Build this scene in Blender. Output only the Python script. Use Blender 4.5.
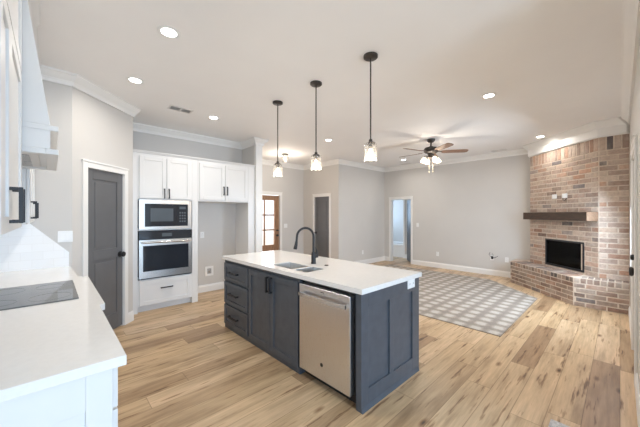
import bpy, bmesh, math, random
from mathutils import Matrix, Vector

for o in list(bpy.data.objects):
    bpy.data.objects.remove(o)
SC = bpy.context.scene
COL = SC.collection
random.seed(7)

# ------------------------------------------------------------------ camera, sky, light, exposure
F_PX, HORIZON, EYE = 284.4, 214.5, 1.45
HEAD = math.atan(300 / F_PX)
cam_d = bpy.data.cameras.new('camera')
cam_d.sensor_width = 36
cam_d.lens = F_PX / 640 * 36
cam_d.shift_y = 1.0 / 640
cam_d.clip_start = 0.02
cam = bpy.data.objects.new('camera', cam_d)
COL.objects.link(cam)
cam.location = (0, 0, EYE)
cam.rotation_euler = (math.pi / 2, 0, HEAD - math.pi / 2)
SC.camera = cam

world = bpy.data.worlds.new('sky')
SC.world = world
world.use_nodes = True
wnt = world.node_tree
bg = wnt.nodes['Background']
wtc = wnt.nodes.new('ShaderNodeTexCoord')
wsep = wnt.nodes.new('ShaderNodeSeparateXYZ')
wramp = wnt.nodes.new('ShaderNodeValToRGB')
wmap = wnt.nodes.new('ShaderNodeMapRange')
wmap.inputs[1].default_value = -0.3
wmap.inputs[2].default_value = 0.7
wnt.links.new(wtc.outputs['Generated'], wsep.inputs[0])
wnt.links.new(wsep.outputs[2], wmap.inputs[0])
wnt.links.new(wmap.outputs[0], wramp.inputs[0])
wramp.color_ramp.elements[0].position = 0.22
wramp.color_ramp.elements[0].color = (0.62, 0.58, 0.52, 1)      # pale ground outside
wramp.color_ramp.elements[1].position = 0.42
wramp.color_ramp.elements[1].color = (0.66, 0.82, 1.0, 1)       # sky
wnt.links.new(wramp.outputs[0], bg.inputs[0])
bg.inputs[1].default_value = 1.1


def area_light(name, loc, rot, sx, sy, power, color, spread=180):
    d = bpy.data.lights.new(name, 'AREA')
    d.shape = 'RECTANGLE'
    d.size, d.size_y = sx, sy
    d.energy = power
    d.color = color
    d.spread = math.radians(spread)
    o = bpy.data.objects.new(name, d)
    COL.objects.link(o)
    o.location = loc
    o.rotation_euler = rot
    return o


DAY = (0.45, 0.70, 1.0)
TILT = math.radians(28)      # sky light falls in through the glass at a downward slant
area_light('daylight_nook_window', (-1.2, -3.15, 1.5), (math.pi / 2 - TILT, 0, 0), 2.2, 1.7, 10, DAY, 150)
area_light('daylight_nook_glass_door', (1.1, -3.15, 1.3), (math.pi / 2 - TILT, 0, 0), 1.5, 2.2, 48, DAY, 150)
area_light('daylight_nook_side_window', (-3.05, -0.9, 1.5), (math.pi / 2 - TILT, 0, -math.pi / 2), 2.8, 1.7, 5, DAY, 150)
area_light('daylight_living_window', (5.3, -0.17, 1.45), (math.pi / 2 - TILT, 0, 0), 1.05, 1.35, 32, (0.66, 0.82, 1.0), 160)
area_light('daylight_front_door', (4.18, 6.95, 1.45), (-math.pi / 2 + 0.3, 0, 0), 1.1, 1.4, 14, (1.0, 0.95, 0.95), 170)
area_light('daylight_bathroom_window', (8.6, 6.35, 1.6), (-math.pi / 2, 0, 0), 0.9, 0.9, 10, DAY)

SC.view_settings.view_transform = 'Standard'
SC.view_settings.look = 'None'
SC.view_settings.exposure = 1.24
SC.view_settings.gamma = 1
SC.view_settings.use_curve_mapping = False
SC.cycles.max_bounces = 10
SC.cycles.diffuse_bounces = 6
SC.cycles.transparent_max_bounces = 12
SC.cycles.caustics_reflective = False
SC.cycles.caustics_refractive = False
SC.cycles.sample_clamp_indirect = 4

CEIL = 2.90


# ------------------------------------------------------------------ materials
def new_mat(name):
    m = bpy.data.materials.new(name)
    m.use_nodes = True
    nt = m.node_tree
    return m, nt, nt.nodes['Principled BSDF']


def lk(nt, a, b):
    nt.links.new(a, b)


def mathn(nt, op, a, b=None, c=None):
    n = nt.nodes.new('ShaderNodeMath')
    n.operation = op
    for i, v in enumerate((a, b, c)):
        if v is None:
            continue
        if isinstance(v, (int, float)):
            n.inputs[i].default_value = v
        else:
            lk(nt, v, n.inputs[i])
    return n.outputs[0]


def ramp(nt, fac, stops):
    n = nt.nodes.new('ShaderNodeValToRGB')
    el = n.color_ramp.elements
    while len(el) < len(stops):
        el.new(0.5)
    for e, (p, c) in zip(el, stops):
        e.position = p
        e.color = (*c, 1) if len(c) == 3 else c
    lk(nt, fac, n.inputs[0])
    return n.outputs[0]


def mixc(nt, fac, a, b, mode='MIX'):
    n = nt.nodes.new('ShaderNodeMix')
    n.data_type = 'RGBA'
    n.blend_type = mode
    n.clamp_factor = True
    for s, v in ((n.inputs[0], fac), (n.inputs[6], a), (n.inputs[7], b)):
        if isinstance(v, (int, float)):
            s.default_value = v
        elif isinstance(v, tuple):
            s.default_value = (*v, 1)
        else:
            lk(nt, v, s)
    return n.outputs[2]


def noise(nt, vec, scale, detail=3, rough=0.5):
    n = nt.nodes.new('ShaderNodeTexNoise')
    n.inputs['Scale'].default_value = scale
    n.inputs['Detail'].default_value = detail
    n.inputs['Roughness'].default_value = rough
    if vec is not None:
        lk(nt, vec, n.inputs['Vector'])
    return n.outputs[0]


def objco(nt, scale=(1, 1, 1)):
    t = nt.nodes.new('ShaderNodeTexCoord')
    mp = nt.nodes.new('ShaderNodeMapping')
    mp.inputs['Scale'].default_value = scale
    lk(nt, t.outputs['Object'], mp.inputs['Vector'])
    return mp.outputs[0]


def bump(nt, p, h, strength, dist=0.01):
    b = nt.nodes.new('ShaderNodeBump')
    b.inputs['Strength'].default_value = strength
    b.inputs['Distance'].default_value = dist
    lk(nt, h, b.inputs['Height'])
    lk(nt, b.outputs[0], p.inputs['Normal'])


def paint(name, col, rough=0.5, var=0.03, scale=6, bmp=0.0, bscale=120, spec=0.5):
    m, nt, p = new_mat(name)
    co = objco(nt)
    n = noise(nt, co, scale)
    dark = tuple(c * (1 - var) for c in col)
    lite = tuple(min(1, c * (1 + var)) for c in col)
    lk(nt, ramp(nt, n, [(0.3, dark), (0.7, lite)]), p.inputs['Base Color'])
    p.inputs['Roughness'].default_value = rough
    p.inputs['Specular IOR Level'].default_value = spec
    if bmp:
        bump(nt, p, noise(nt, co, bscale, 2), bmp, 0.002)
    return m


def metal(name, col, rough=0.3, stretch=(2, 60, 2), var=0.08):
    m, nt, p = new_mat(name)
    n = noise(nt, objco(nt, stretch), 8, 2)
    lk(nt, ramp(nt, n, [(0.3, tuple(c * (1 - var) for c in col)), (0.7, col)]), p.inputs['Base Color'])
    p.inputs['Metallic'].default_value = 1
    lk(nt, ramp(nt, n, [(0.2, (rough * .85,) * 3), (0.8, (rough * 1.15,) * 3)]), p.inputs['Roughness'])
    return m


def emit(name, col, strength):
    m, nt, p = new_mat(name)
    p.inputs['Base Color'].default_value = (*col, 1)
    p.inputs['Emission Color'].default_value = (*col, 1)
    p.inputs['Emission Strength'].default_value = strength
    return m


def thin_glass(name, tint=(1, 1, 1), gloss=0.12, rough=0.03, edge=0.5):
    m, nt, p = new_mat(name)
    out = nt.nodes['Material Output']
    tr = nt.nodes.new('ShaderNodeBsdfTransparent')
    tr.inputs[0].default_value = (*tint, 1)
    gl = nt.nodes.new('ShaderNodeBsdfGlossy')
    gl.inputs['Roughness'].default_value = rough
    lw = nt.nodes.new('ShaderNodeLayerWeight')
    lw.inputs[0].default_value = 0.35
    f = mathn(nt, 'MULTIPLY_ADD', lw.outputs['Facing'], edge, gloss)
    mx = nt.nodes.new('ShaderNodeMixShader')
    lk(nt, f, mx.inputs[0])
    lk(nt, tr.outputs[0], mx.inputs[1])
    lk(nt, gl.outputs[0], mx.inputs[2])
    lk(nt, mx.outputs[0], out.inputs[0])
    return m


def wood(name, stops, axis_scale, rough=0.5, bmp=0.15):
    m, nt, p = new_mat(name)
    co = objco(nt, axis_scale)
    n = noise(nt, co, 3, 6, 0.62)
    lk(nt, ramp(nt, n, stops), p.inputs['Base Color'])
    p.inputs['Roughness'].default_value = rough
    bump(nt, p, n, bmp, 0.004)
    return m


def floor_material():
    m, nt, p = new_mat('oak_plank_floor')
    t = nt.nodes.new('ShaderNodeTexCoord')
    sp = nt.nodes.new('ShaderNodeSeparateXYZ')
    lk(nt, t.outputs['Object'], sp.inputs[0])
    x, y = sp.outputs[0], sp.outputs[1]
    W, L = 0.185, 1.35
    v = mathn(nt, 'DIVIDE', y, W)
    row = mathn(nt, 'FLOOR', v)
    w1 = nt.nodes.new('ShaderNodeTexWhiteNoise')
    w1.noise_dimensions = '1D'
    lk(nt, row, w1.inputs['W'])
    u = mathn(nt, 'ADD', mathn(nt, 'DIVIDE', x, L), mathn(nt, 'MULTIPLY', w1.outputs['Value'], 7.0))
    colm = mathn(nt, 'FLOOR', u)
    cb = nt.nodes.new('ShaderNodeCombineXYZ')
    lk(nt, row, cb.inputs[0]); lk(nt, colm, cb.inputs[1])
    w2 = nt.nodes.new('ShaderNodeTexWhiteNoise')
    w2.noise_dimensions = '2D'
    lk(nt, cb.outputs[0], w2.inputs['Vector'])
    rid = w2.outputs['Value']
    base = ramp(nt, rid, [(0.0, (0.36, 0.232, 0.132)), (0.3, (0.58, 0.41, 0.24)), (0.6, (0.63, 0.455, 0.285)),
                          (0.82, (0.53, 0.375, 0.22)), (1.0, (0.68, 0.515, 0.345))])
    off = mathn(nt, 'MULTIPLY', rid, 53.0)
    def vec(sx, sy):
        c = nt.nodes.new('ShaderNodeCombineXYZ')
        lk(nt, mathn(nt, 'MULTIPLY', mathn(nt, 'ADD', x, off), sx), c.inputs[0])
        lk(nt, mathn(nt, 'MULTIPLY', mathn(nt, 'ADD', y, off), sy), c.inputs[1])
        lk(nt, off, c.inputs[2])
        return c.outputs[0]
    fine = noise(nt, vec(3.0, 60), 1.0, 4, 0.6)
    broad = noise(nt, vec(1.3, 9), 1.0, 4, 0.6)
    streak = noise(nt, vec(2.6, 26), 1.0, 3, 0.55)
    c = mixc(nt, 1.0, base, ramp(nt, fine, [(0.25, (0.80, 0.78, 0.76)), (0.7, (1.08, 1.08, 1.08))]), 'MULTIPLY')
    c = mixc(nt, 1.0, c, ramp(nt, broad, [(0.28, (0.62, 0.57, 0.52)), (0.5, (0.97, 0.96, 0.94)), (0.75, (1.16, 1.16, 1.18))]), 'MULTIPLY')
    c = mixc(nt, 1.0, c, ramp(nt, streak, [(0.28, (0.28, 0.21, 0.16)), (0.35, (0.62, 0.54, 0.47)), (0.41, (1, 1, 1))]), 'MULTIPLY')
    vo = nt.nodes.new('ShaderNodeTexVoronoi')
    vo.inputs['Scale'].default_value = 1.0
    lk(nt, vec(2.0, 5.5), vo.inputs['Vector'])
    kn = ramp(nt, vo.outputs['Distance'], [(0.03, (0.12, 0.075, 0.05)), (0.075, (0.50, 0.40, 0.32)), (0.15, (1, 1, 1))])
    vs = nt.nodes.new('ShaderNodeSeparateColor')
    lk(nt, vo.outputs['Color'], vs.inputs[0])
    sel = mathn(nt, 'GREATER_THAN', vs.outputs[0], 0.5)
    c = mixc(nt, sel, c, mixc(nt, 1.0, c, kn, 'MULTIPLY'))
    fv = mathn(nt, 'FRACT', v)
    ev = mathn(nt, 'MINIMUM', fv, mathn(nt, 'SUBTRACT', 1.0, fv))
    fu = mathn(nt, 'FRACT', u)
    eu = mathn(nt, 'MULTIPLY', mathn(nt, 'MINIMUM', fu, mathn(nt, 'SUBTRACT', 1.0, fu)), L / W)
    e = mathn(nt, 'MINIMUM', ev, eu)
    seam = ramp(nt, e, [(0.0, (0.42, 0.36, 0.30)), (0.018, (1, 1, 1))])
    c = mixc(nt, 1.0, c, seam, 'MULTIPLY')
    lk(nt, c, p.inputs['Base Color'])
    lk(nt, ramp(nt, broad, [(0.2, (0.42,) * 3), (0.8, (0.30,) * 3)]), p.inputs['Roughness'])
    h = mathn(nt, 'ADD', mathn(nt, 'MULTIPLY', fine, 0.25), mathn(nt, 'MINIMUM', mathn(nt, 'MULTIPLY', e, 40.0), 1.0))
    bump(nt, p, h, 0.18, 0.002)
    return m


def rug_material(name, period, light, mid, dark, mode='plaid'):
    m, nt, p = new_mat(name)
    t = nt.nodes.new('ShaderNodeTexCoord')
    sp = nt.nodes.new('ShaderNodeSeparateXYZ')
    lk(nt, t.outputs['Object'], sp.inputs[0])
    n1 = noise(nt, objco(nt), 14, 4, 0.65)
    n2 = noise(nt, objco(nt), 90, 2)
    if mode == 'plaid':
        def band(s):
            d = mathn(nt, 'ADD', s, mathn(nt, 'MULTIPLY', n1, 0.03))
            w = mathn(nt, 'SINE', mathn(nt, 'MULTIPLY', d, 2 * math.pi / period))
            return mathn(nt, 'MULTIPLY_ADD', w, 0.5, 0.5)
        a, b = band(sp.outputs[0]), band(sp.outputs[1])
        s = mathn(nt, 'ADD', mathn(nt, 'MULTIPLY', mathn(nt, 'ADD', a, b), 0.25), mathn(nt, 'MULTIPLY', mathn(nt, 'MINIMUM', a, b), 0.62))
        s = mathn(nt, 'ADD', s, mathn(nt, 'MULTIPLY', mathn(nt, 'SUBTRACT', n1, 0.5), 0.55))
        s = mathn(nt, 'ADD', s, mathn(nt, 'MULTIPLY', mathn(nt, 'SUBTRACT', noise(nt, objco(nt), 38, 3, 0.7), 0.5), 0.7))
    else:
        s = noise(nt, objco(nt), 45, 5, 0.75)
    c = ramp(nt, s, [(0.18, dark), (0.5, mid), (0.82, light)])
    c = mixc(nt, 1.0, c, ramp(nt, n2, [(0.3, (0.9, 0.9, 0.9)), (0.7, (1.06, 1.06, 1.06))]), 'MULTIPLY')
    lk(nt, c, p.inputs['Base Color'])
    p.inputs['Roughness'].default_value = 0.95
    p.inputs['Specular IOR Level'].default_value = 0.1
    bump(nt, p, n2, 0.5, 0.004)
    return m


def brick_material():
    m, nt, p = new_mat('weathered_brick')
    at = nt.nodes.new('ShaderNodeAttribute')
    at.attribute_name = 'brick_colour'
    n = noise(nt, objco(nt), 22, 5, 0.65)
    n2 = noise(nt, objco(nt), 5, 3, 0.6)
    c = mixc(nt, 1.0, at.outputs['Color'], ramp(nt, n, [(0.25, (0.7, 0.68, 0.67)), (0.75, (1.2, 1.2, 1.2))]), 'MULTIPLY')
    wash = ramp(nt, n2, [(0.45, (0, 0, 0)), (0.70, (0.35,) * 3)])
    c = mixc(nt, wash, c, (0.60, 0.52, 0.45))
    lk(nt, c, p.inputs['Base Color'])
    p.inputs['Roughness'].default_value = 0.9
    bump(nt, p, n, 0.5, 0.006)
    return m


def seeded_glass():
    """clear seeded glass: mostly see-through, catching some of the bulb's light"""
    m, nt, p = new_mat('seeded_glass_shade')
    out = nt.nodes['Material Output']
    tr = nt.nodes.new('ShaderNodeBsdfTransparent')
    tl = nt.nodes.new('ShaderNodeBsdfTranslucent')
    tl.inputs[0].default_value = (0.95, 0.93, 0.9, 1)
    gl = nt.nodes.new('ShaderNodeBsdfGlossy')
    gl.inputs['Roughness'].default_value = 0.08
    n = noise(nt, objco(nt), 60, 2)
    m1 = nt.nodes.new('ShaderNodeMixShader')
    lk(nt, ramp(nt, n, [(0.35, (0.04,) * 3), (0.7, (0.15,) * 3)]), m1.inputs[0])
    lk(nt, tr.outputs[0], m1.inputs[1]); lk(nt, tl.outputs[0], m1.inputs[2])
    lw = nt.nodes.new('ShaderNodeLayerWeight'); lw.inputs[0].default_value = 0.4
    m2 = nt.nodes.new('ShaderNodeMixShader')
    lk(nt, mathn(nt, 'MULTIPLY_ADD', lw.outputs['Facing'], 0.35, 0.05), m2.inputs[0])
    lk(nt, m1.outputs[0], m2.inputs[1]); lk(nt, gl.outputs[0], m2.inputs[2])
    lk(nt, m2.outputs[0], out.inputs[0])
    return m


M = {}
M['wall'] = paint('greige_wall_paint', (0.61, 0.59, 0.565), 0.6, 0.015, 2, 0.1)
M['ceiling'] = paint('ceiling_paint', (0.87, 0.86, 0.855), 0.7, 0.012, 2, 0.12)
M['trim'] = paint('white_trim_paint', (0.82, 0.81, 0.79), 0.35, 0.01, 3)
M['cabinet'] = paint('white_cabinet_paint', (0.74, 0.735, 0.725), 0.35, 0.01, 4)
M['slate'] = paint('charcoal_cabinet_paint', (0.072, 0.082, 0.098), 0.38, 0.12, 12)
M['slate_line'] = paint('charcoal_toe_paint', (0.03, 0.03, 0.034), 0.5, 0.1, 12)
M['doorgrey'] = paint('grey_door_paint', (0.125, 0.128, 0.135), 0.4, 0.05, 5)
M['quartz'] = paint('white_quartz', (0.80, 0.785, 0.765), 0.12, 0.02, 40)
M['steel'] = metal('brushed_stainless', (0.76, 0.76, 0.78), 0.3, (150, 150, 2), 0.04)
M['ovensteel'] = metal('oven_stainless', (0.60, 0.565, 0.53), 0.3, (150, 150, 4), 0.02)
M['steelh'] = metal('stainless_bar', (0.80, 0.79, 0.78), 0.2, (4, 4, 40))
M['sink'] = metal('stainless_sink', (0.86, 0.85, 0.83), 0.37, (30, 3, 3))
M['black'] = paint('matte_black_metal', (0.012, 0.012, 0.014), 0.45, 0.2, 20)
M['bronze'] = paint('oil_rubbed_bronze', (0.035, 0.028, 0.024), 0.4, 0.25, 20)
M['blackglass'] = paint('black_oven_glass', (0.022, 0.026, 0.034), 0.06, 0.1, 3)
M['greyglass'] = paint('grey_oven_window', (0.10, 0.12, 0.14), 0.07, 0.1, 3)
M['cooktop'] = paint('dark_ceramic_glass', (0.11, 0.11, 0.112), 0.05, 0.1, 3)
M['plastic'] = paint('white_plastic', (0.84, 0.84, 0.83), 0.35, 0.01, 8)
M['darkplastic'] = paint('dark_slot', (0.04, 0.04, 0.04), 0.6, 0.1, 8)
M['vent'] = paint('register_metal', (0.72, 0.70, 0.68), 0.45, 0.02, 8)
M['tile'] = None
M['mortar'] = paint('pale_mortar', (0.64, 0.545, 0.455), 0.95, 0.12, 30, 0.5, 90, 0.1)
M['brick'] = brick_material()
M['firebox'] = paint('black_firebox', (0.012, 0.012, 0.013), 0.5, 0.2, 12)
M['smoke'] = thin_glass('smoked_firebox_glass', (0.35, 0.35, 0.35), 0.012, 0.03, 0.03)
M['log'] = wood('fire_log_bark', [(0.3, (0.05, 0.04, 0.03)), (0.7, (0.16, 0.12, 0.09))], (4, 4, 4))
M['beam'] = wood('dark_stained_beam', [(0.3, (0.026, 0.014, 0.008)), (0.55, (0.062, 0.034, 0.020)), (0.75, (0.10, 0.058, 0.034))], (2.2, 2.2, 26))
M['endgrain'] = wood('pale_end_grain', [(0.3, (0.20, 0.115, 0.07)), (0.7, (0.36, 0.23, 0.145))], (14, 14, 14))
M['doorwood'] = wood('stained_door_wood', [(0.3, (0.22, 0.115, 0.062)), (0.55, (0.32, 0.18, 0.10)), (0.75, (0.40, 0.24, 0.145))], (14, 14, 1.6), 0.4)
M['blade'] = wood('walnut_fan_blade', [(0.3, (0.10, 0.05, 0.03)), (0.7, (0.22, 0.12, 0.075))], (3, 3, 3), 0.4)
M['floor'] = floor_material()
M['rug'] = rug_material('checked_rug', 0.205, (0.50, 0.455, 0.40), (0.38, 0.332, 0.285), (0.28, 0.242, 0.208))
M['mat'] = rug_material('speckled_rug', 0.2, (0.80, 0.79, 0.79), (0.58, 0.57, 0.58), (0.25, 0.25, 0.28), 'speckle')
M['clear'] = seeded_glass()
M['pane'] = thin_glass('door_glass', (0.96, 0.95, 0.96), 0.06)
M['bulb'] = emit('warm_bulb', (1.0, 0.80, 0.55), 5)
M['frost'] = emit('frosted_lit_glass', (1.0, 0.83, 0.62), 2.2)
M['lens'] = emit('recessed_lens', (1.0, 0.97, 0.92), 7)
M['chain'] = metal('pull_chain_brass', (0.5, 0.42, 0.3), 0.4, (2, 2, 2))
M['grille'] = paint('filter_mesh_steel', (0.42, 0.42, 0.42), 0.45, 0.4, 160)


def tile_material():
    m, nt, p = new_mat('white_subway_tile')
    b = nt.nodes.new('ShaderNodeTexBrick')
    b.inputs['Color1'].default_value = (0.9, 0.9, 0.9, 1)
    b.inputs['Color2'].default_value = (0.87, 0.87, 0.87, 1)
    b.inputs['Mortar'].default_value = (0.82, 0.81, 0.80, 1)
    b.inputs['Scale'].default_value = 1
    b.inputs['Mortar Size'].default_value = 0.0015
    b.inputs['Brick Width'].default_value = 0.155
    b.inputs['Row Height'].default_value = 0.0775
    t = nt.nodes.new('ShaderNodeTexCoord')
    sp = nt.nodes.new('ShaderNodeSeparateXYZ')
    lk(nt, t.outputs['Object'], sp.inputs[0])
    cb = nt.nodes.new('ShaderNodeCombineXYZ')
    lk(nt, mathn(nt, 'ADD', sp.outputs[0], sp.outputs[1]), cb.inputs[0])
    lk(nt, sp.outputs[2], cb.inputs[1])
    lk(nt, cb.outputs[0], b.inputs['Vector'])
    lk(nt, b.outputs['Color'], p.inputs['Base Color'])
    p.inputs['Roughness'].default_value = 0.12
    bump(nt, p, b.outputs['Fac'], -0.2, 0.002)
    return m


M['tile'] = tile_material()

# ------------------------------------------------------------------ mesh helpers
ORG = {}


def frame(o, u, n):
    """local (u along the face, d out of the face, z up) to world"""
    u = Vector((u[0], u[1], 0)).normalized(); n = Vector((n[0], n[1], 0)).normalized()
    m = Matrix.Identity(4)
    m.col[0][:3] = u; m.col[1][:3] = n; m.col[2][:3] = (0, 0, 1)
    m.col[3][:3] = (o[0], o[1], o[2] if len(o) > 2 else 0)
    return m


class MB:
    def __init__(self, fr=None):
        self.bm = bmesh.new()
        self.fr = fr or Matrix.Identity(4)

    def v(self, p):
        return self.bm.verts.new(self.fr @ Vector(p))

    def box(self, x0, x1, y0, y1, z0, z1):
        vs = [self.v((x, y, z)) for z in (z0, z1) for y in (y0, y1) for x in (x0, x1)]
        for f in ((0, 1, 3, 2), (4, 6, 7, 5), (0, 4, 5, 1), (2, 3, 7, 6), (0, 2, 6, 4), (1, 5, 7, 3)):
            self.bm.faces.new([vs[i] for i in f])
        return self

    def prism(self, pts, z0, z1):
        a = [self.v((p[0], p[1], z0)) for p in pts]
        b = [self.v((p[0], p[1], z1)) for p in pts]
        n = len(pts)
        self.bm.faces.new(a[::-1]); self.bm.faces.new(b)
        for i in range(n):
            self.bm.faces.new((a[i], a[(i + 1) % n], b[(i + 1) % n], b[i]))
        return self

    def hull(self, a, b):
        """two matching loops of points joined into a closed solid"""
        A = [self.v(p) for p in a]; B = [self.v(p) for p in b]
        n = len(A)
        self.bm.faces.new(A[::-1]); self.bm.faces.new(B)
        for i in range(n):
            self.bm.faces.new((A[i], A[(i + 1) % n], B[(i + 1) % n], B[i]))
        return self

    def tube(self, pts, r, seg=10):
        pts = [Vector(p) for p in pts]
        rs = r if isinstance(r, (list, tuple)) else [r] * len(pts)
        rings = []
        prev = None
        for i, p in enumerate(pts):
            t = (pts[min(i + 1, len(pts) - 1)] - pts[max(i - 1, 0)]).normalized()
            ref = prev if prev is not None else (Vector((0, 0, 1)) if abs(t.z) < 0.9 else Vector((1, 0, 0)))
            a = (ref - t * ref.dot(t)).normalized()
            prev = a
            b = t.cross(a)
            rings.append([self.v(p + (a * math.cos(2 * math.pi * k / seg) + b * math.sin(2 * math.pi * k / seg)) * rs[i]) for k in range(seg)])
        for r0, r1 in zip(rings, rings[1:]):
            for k in range(seg):
                self.bm.faces.new((r0[k], r0[(k + 1) % seg], r1[(k + 1) % seg], r1[k]))
        self.bm.faces.new(rings[0][::-1]); self.bm.faces.new(rings[-1])
        return self

    def lathe(self, prof, c=(0, 0, 0), seg=24, caps=True):
        """prof: (radius, z) list turned round a vertical axis at c"""
        rings = []
        for r, z in prof:
            if r < 1e-6:
                rings.append([self.v((c[0], c[1], c[2] + z))])
            else:
                rings.append([self.v((c[0] + r * math.cos(2 * math.pi * k / seg), c[1] + r * math.sin(2 * math.pi * k / seg), c[2] + z)) for k in range(seg)])
        for a, b in zip(rings, rings[1:]):
            for k in range(seg):
                k2 = (k + 1) % seg
                if len(a) == 1 and len(b) == 1:
                    continue
                if len(a) == 1:
                    self.bm.faces.new((a[0], b[k], b[k2]))
                elif len(b) == 1:
                    self.bm.faces.new((a[k], a[k2], b[0]))
                else:
                    self.bm.faces.new((a[k], a[k2], b[k2], b[k]))
        if caps:
            for r in (rings[0], rings[-1]):
                if len(r) > 2:
                    self.bm.faces.new(r)
        return self

    def build(self, name, mat, parent=None, bevel=0.0, smooth=False, seg=2):
        bm = self.bm
        o0 = ORG.get(parent.name, Vector((0, 0, 0))) if parent else Vector((0, 0, 0))
        bmesh.ops.translate(bm, verts=bm.verts, vec=-o0)
        bmesh.ops.recalc_face_normals(bm, faces=bm.faces)
        me = bpy.data.meshes.new(name)
        bm.to_mesh(me); bm.free()
        o = bpy.data.objects.new(name, me)
        COL.objects.link(o)
        if isinstance(mat, str):
            mat = M[mat]
        me.materials.append(mat)
        if parent:
            o.parent = parent
            ORG[o.name] = o0
        if smooth:
            for f in me.polygons:
                f.use_smooth = True
            try:
                me.set_sharp_from_angle(angle=math.radians(40))
            except Exception:
                pass
        if bevel:
            b = o.modifiers.new('soft_edge', 'BEVEL')
            b.width = bevel; b.segments = seg; b.limit_method = 'ANGLE'
        return o


def thing(name, label, cat, loc=(0, 0, 0), group=None, local=False):
    o = bpy.data.objects.new(name, None)
    o.empty_display_size = 0.05
    COL.objects.link(o)
    o.location = loc
    ORG[o.name] = Vector((0, 0, 0)) if local else Vector(loc)
    return tag(o, label, cat, group)


def tag(o, label, cat, group=None):
    o['label'] = label; o['category'] = cat
    if group:
        o['group'] = group
    return o


def struct(o):
    o['kind'] = 'structure'
    return o


def dup(root, loc, rotz=0.0, label=None):
    def cp(o, parent):
        c = o.copy(); COL.objects.link(c)
        if parent is not None:
            c.parent = parent
        for ch in o.children:
            cp(ch, c)
        return c
    r = cp(root, None)
    r.location = loc; r.rotation_euler = (0, 0, rotz)
    if label:
        r['label'] = label
    return r


def shaker(mb, u0, u1, z0, z1, th=0.02, rail=0.058, rec=0.009):
    """a framed door or drawer front standing th proud of the face"""
    d0 = 0.001
    mb.box(u0, u0 + rail, d0, th, z0, z1)
    mb.box(u1 - rail, u1, d0, th, z0, z1)
    mb.box(u0 + rail, u1 - rail, d0, th, z0, z0 + rail)
    mb.box(u0 + rail, u1 - rail, d0, th, z1 - rail, z1)
    mb.box(u0 + rail, u1 - rail, d0, th - rec, z0 + rail, z1 - rail)
    return mb


def pull(fr, u, z, length, vertical, parent, mat='black', d0=0.02, r=0.007, out=0.032):
    mb = MB(fr)
    h = length / 2
    if vertical:
        mb.box(u - r, u + r, d0 + out - 2 * r, d0 + out, z - h, z + h)
        for s in (-1, 1):
            zz = z + s * (h - r)
            mb.box(u - r, u + r, d0, d0 + out - 2 * r, zz - r, zz + r)
    else:
        mb.box(u - h, u + h, d0 + out - 2 * r, d0 + out, z - r, z + r)
        for s in (-1, 1):
            uu = u + s * (h - r)
            mb.box(uu - r, uu + r, d0, d0 + out - 2 * r, z - r, z + r)
    return mb.build('handle', mat, parent, 0.0015)


def mitre(path):
    out = []
    n = len(path)
    for i, p in enumerate(path):
        ns = []
        for a, b in ((i - 1, i), (i, i + 1)):
            if a < 0 or b >= n:
                continue
            d = Vector(path[b]) - Vector(path[a]); d.normalize()
            ns.append(Vector((-d.y, d.x)))
        if len(ns) == 1:
            out.append(ns[0])
        else:
            s = ns[0] + ns[1]
            out.append(s / max(0.3, s.dot(ns[0])))
    return out


def sweep(path, prof, i0, i1):
    """closed profile (distance from wall, z) swept along path points i0..i1 with mitred corners"""
    mt = mitre(path)
    mb = MB()
    rings = []
    for i in range(i0, i1 + 1):
        rings.append([mb.v((path[i][0] + mt[i].x * d, path[i][1] + mt[i].y * d, z)) for d, z in prof])
    k = len(prof)
    for a, b in zip(rings, rings[1:]):
        for j in range(k):
            mb.bm.faces.new((a[j], a[(j + 1) % k], b[(j + 1) % k], b[j]))
    mb.bm.faces.new(rings[0][::-1]); mb.bm.faces.new(rings[-1])
    return mb


# ------------------------------------------------------------------ room shell
XF, YB, YL, XG, YD = 7.66, 5.35, 5.12, 5.53, 6.55
RW = -0.10
struct(MB().box(-3.2, 10.2, -3.35, 7.2, -0.06, 0).build('floor', 'floor'))
struct(MB().box(-3.2, 10.2, -3.35, 7.2, CEIL, CEIL + 0.08).build('ceiling', 'ceiling'))


def wall(name, boxes, mat='wall'):
    mb = MB()
    for b in boxes:
        mb.box(*b)
    return struct(mb.build(name, mat))


T = 0.12
wall('wall_right', [(2.2, 3.60, RW - T, RW, 0, CEIL), (3.60, 4.52, RW - T, RW, 2.03, CEIL), (4.52, 4.75, RW - T, RW, 0, CEIL), (4.75, 5.85, RW - T, RW, 0, 0.75), (4.75, 5.85, RW - T, RW, 2.15, CEIL), (5.85, XF + T, RW - T, RW, 0, CEIL)])
wall('wall_far', [(XF, XF + T, RW, 4.21, 0, CEIL), (XF, XF + T, 4.21, 4.885, 1.915, CEIL), (XF, XF + T, 4.885, YL + T, 0, CEIL)])
wall('wall_living', [(XG, XF, YL, YL + T, 0, CEIL)])
wall('wall_hall', [(XG, XG + T, YL + T, 5.46, 0, CEIL), (XG, XG + T, 5.46, 6.06, 1.955, CEIL), (XG, XG + T, 6.06, YD, 0, CEIL)])
wall('wall_entry', [(2.86, 3.70, YD, YD + T, 0, CEIL), (3.70, 4.66, YD, YD + T, 1.985, CEIL), (4.66, XG + T, YD, YD + T, 0, CEIL)])
wall('wall_wing', [(2.86, 3.0, 4.86, YD, 0, CEIL)])
wall('wall_kitchen_back', [(0.70, 2.86, YB, YB + T, 0, CEIL)])
wall('wall_pantry_return', [(0.74, 0.82, 4.64, YB, 0, CEIL)])
FP = frame((0.165, 3.94), (1, 1), (1, -1))
mb = MB(FP)
mb.box(0, 0.178, -0.1, 0, 0, CEIL).box(0.178, 0.754, -0.1, 0, 1.975, CEIL).box(0.754, 0.926, -0.1, 0, 0, CEIL)
struct(mb.build('wall_pantry', 'wall'))
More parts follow.
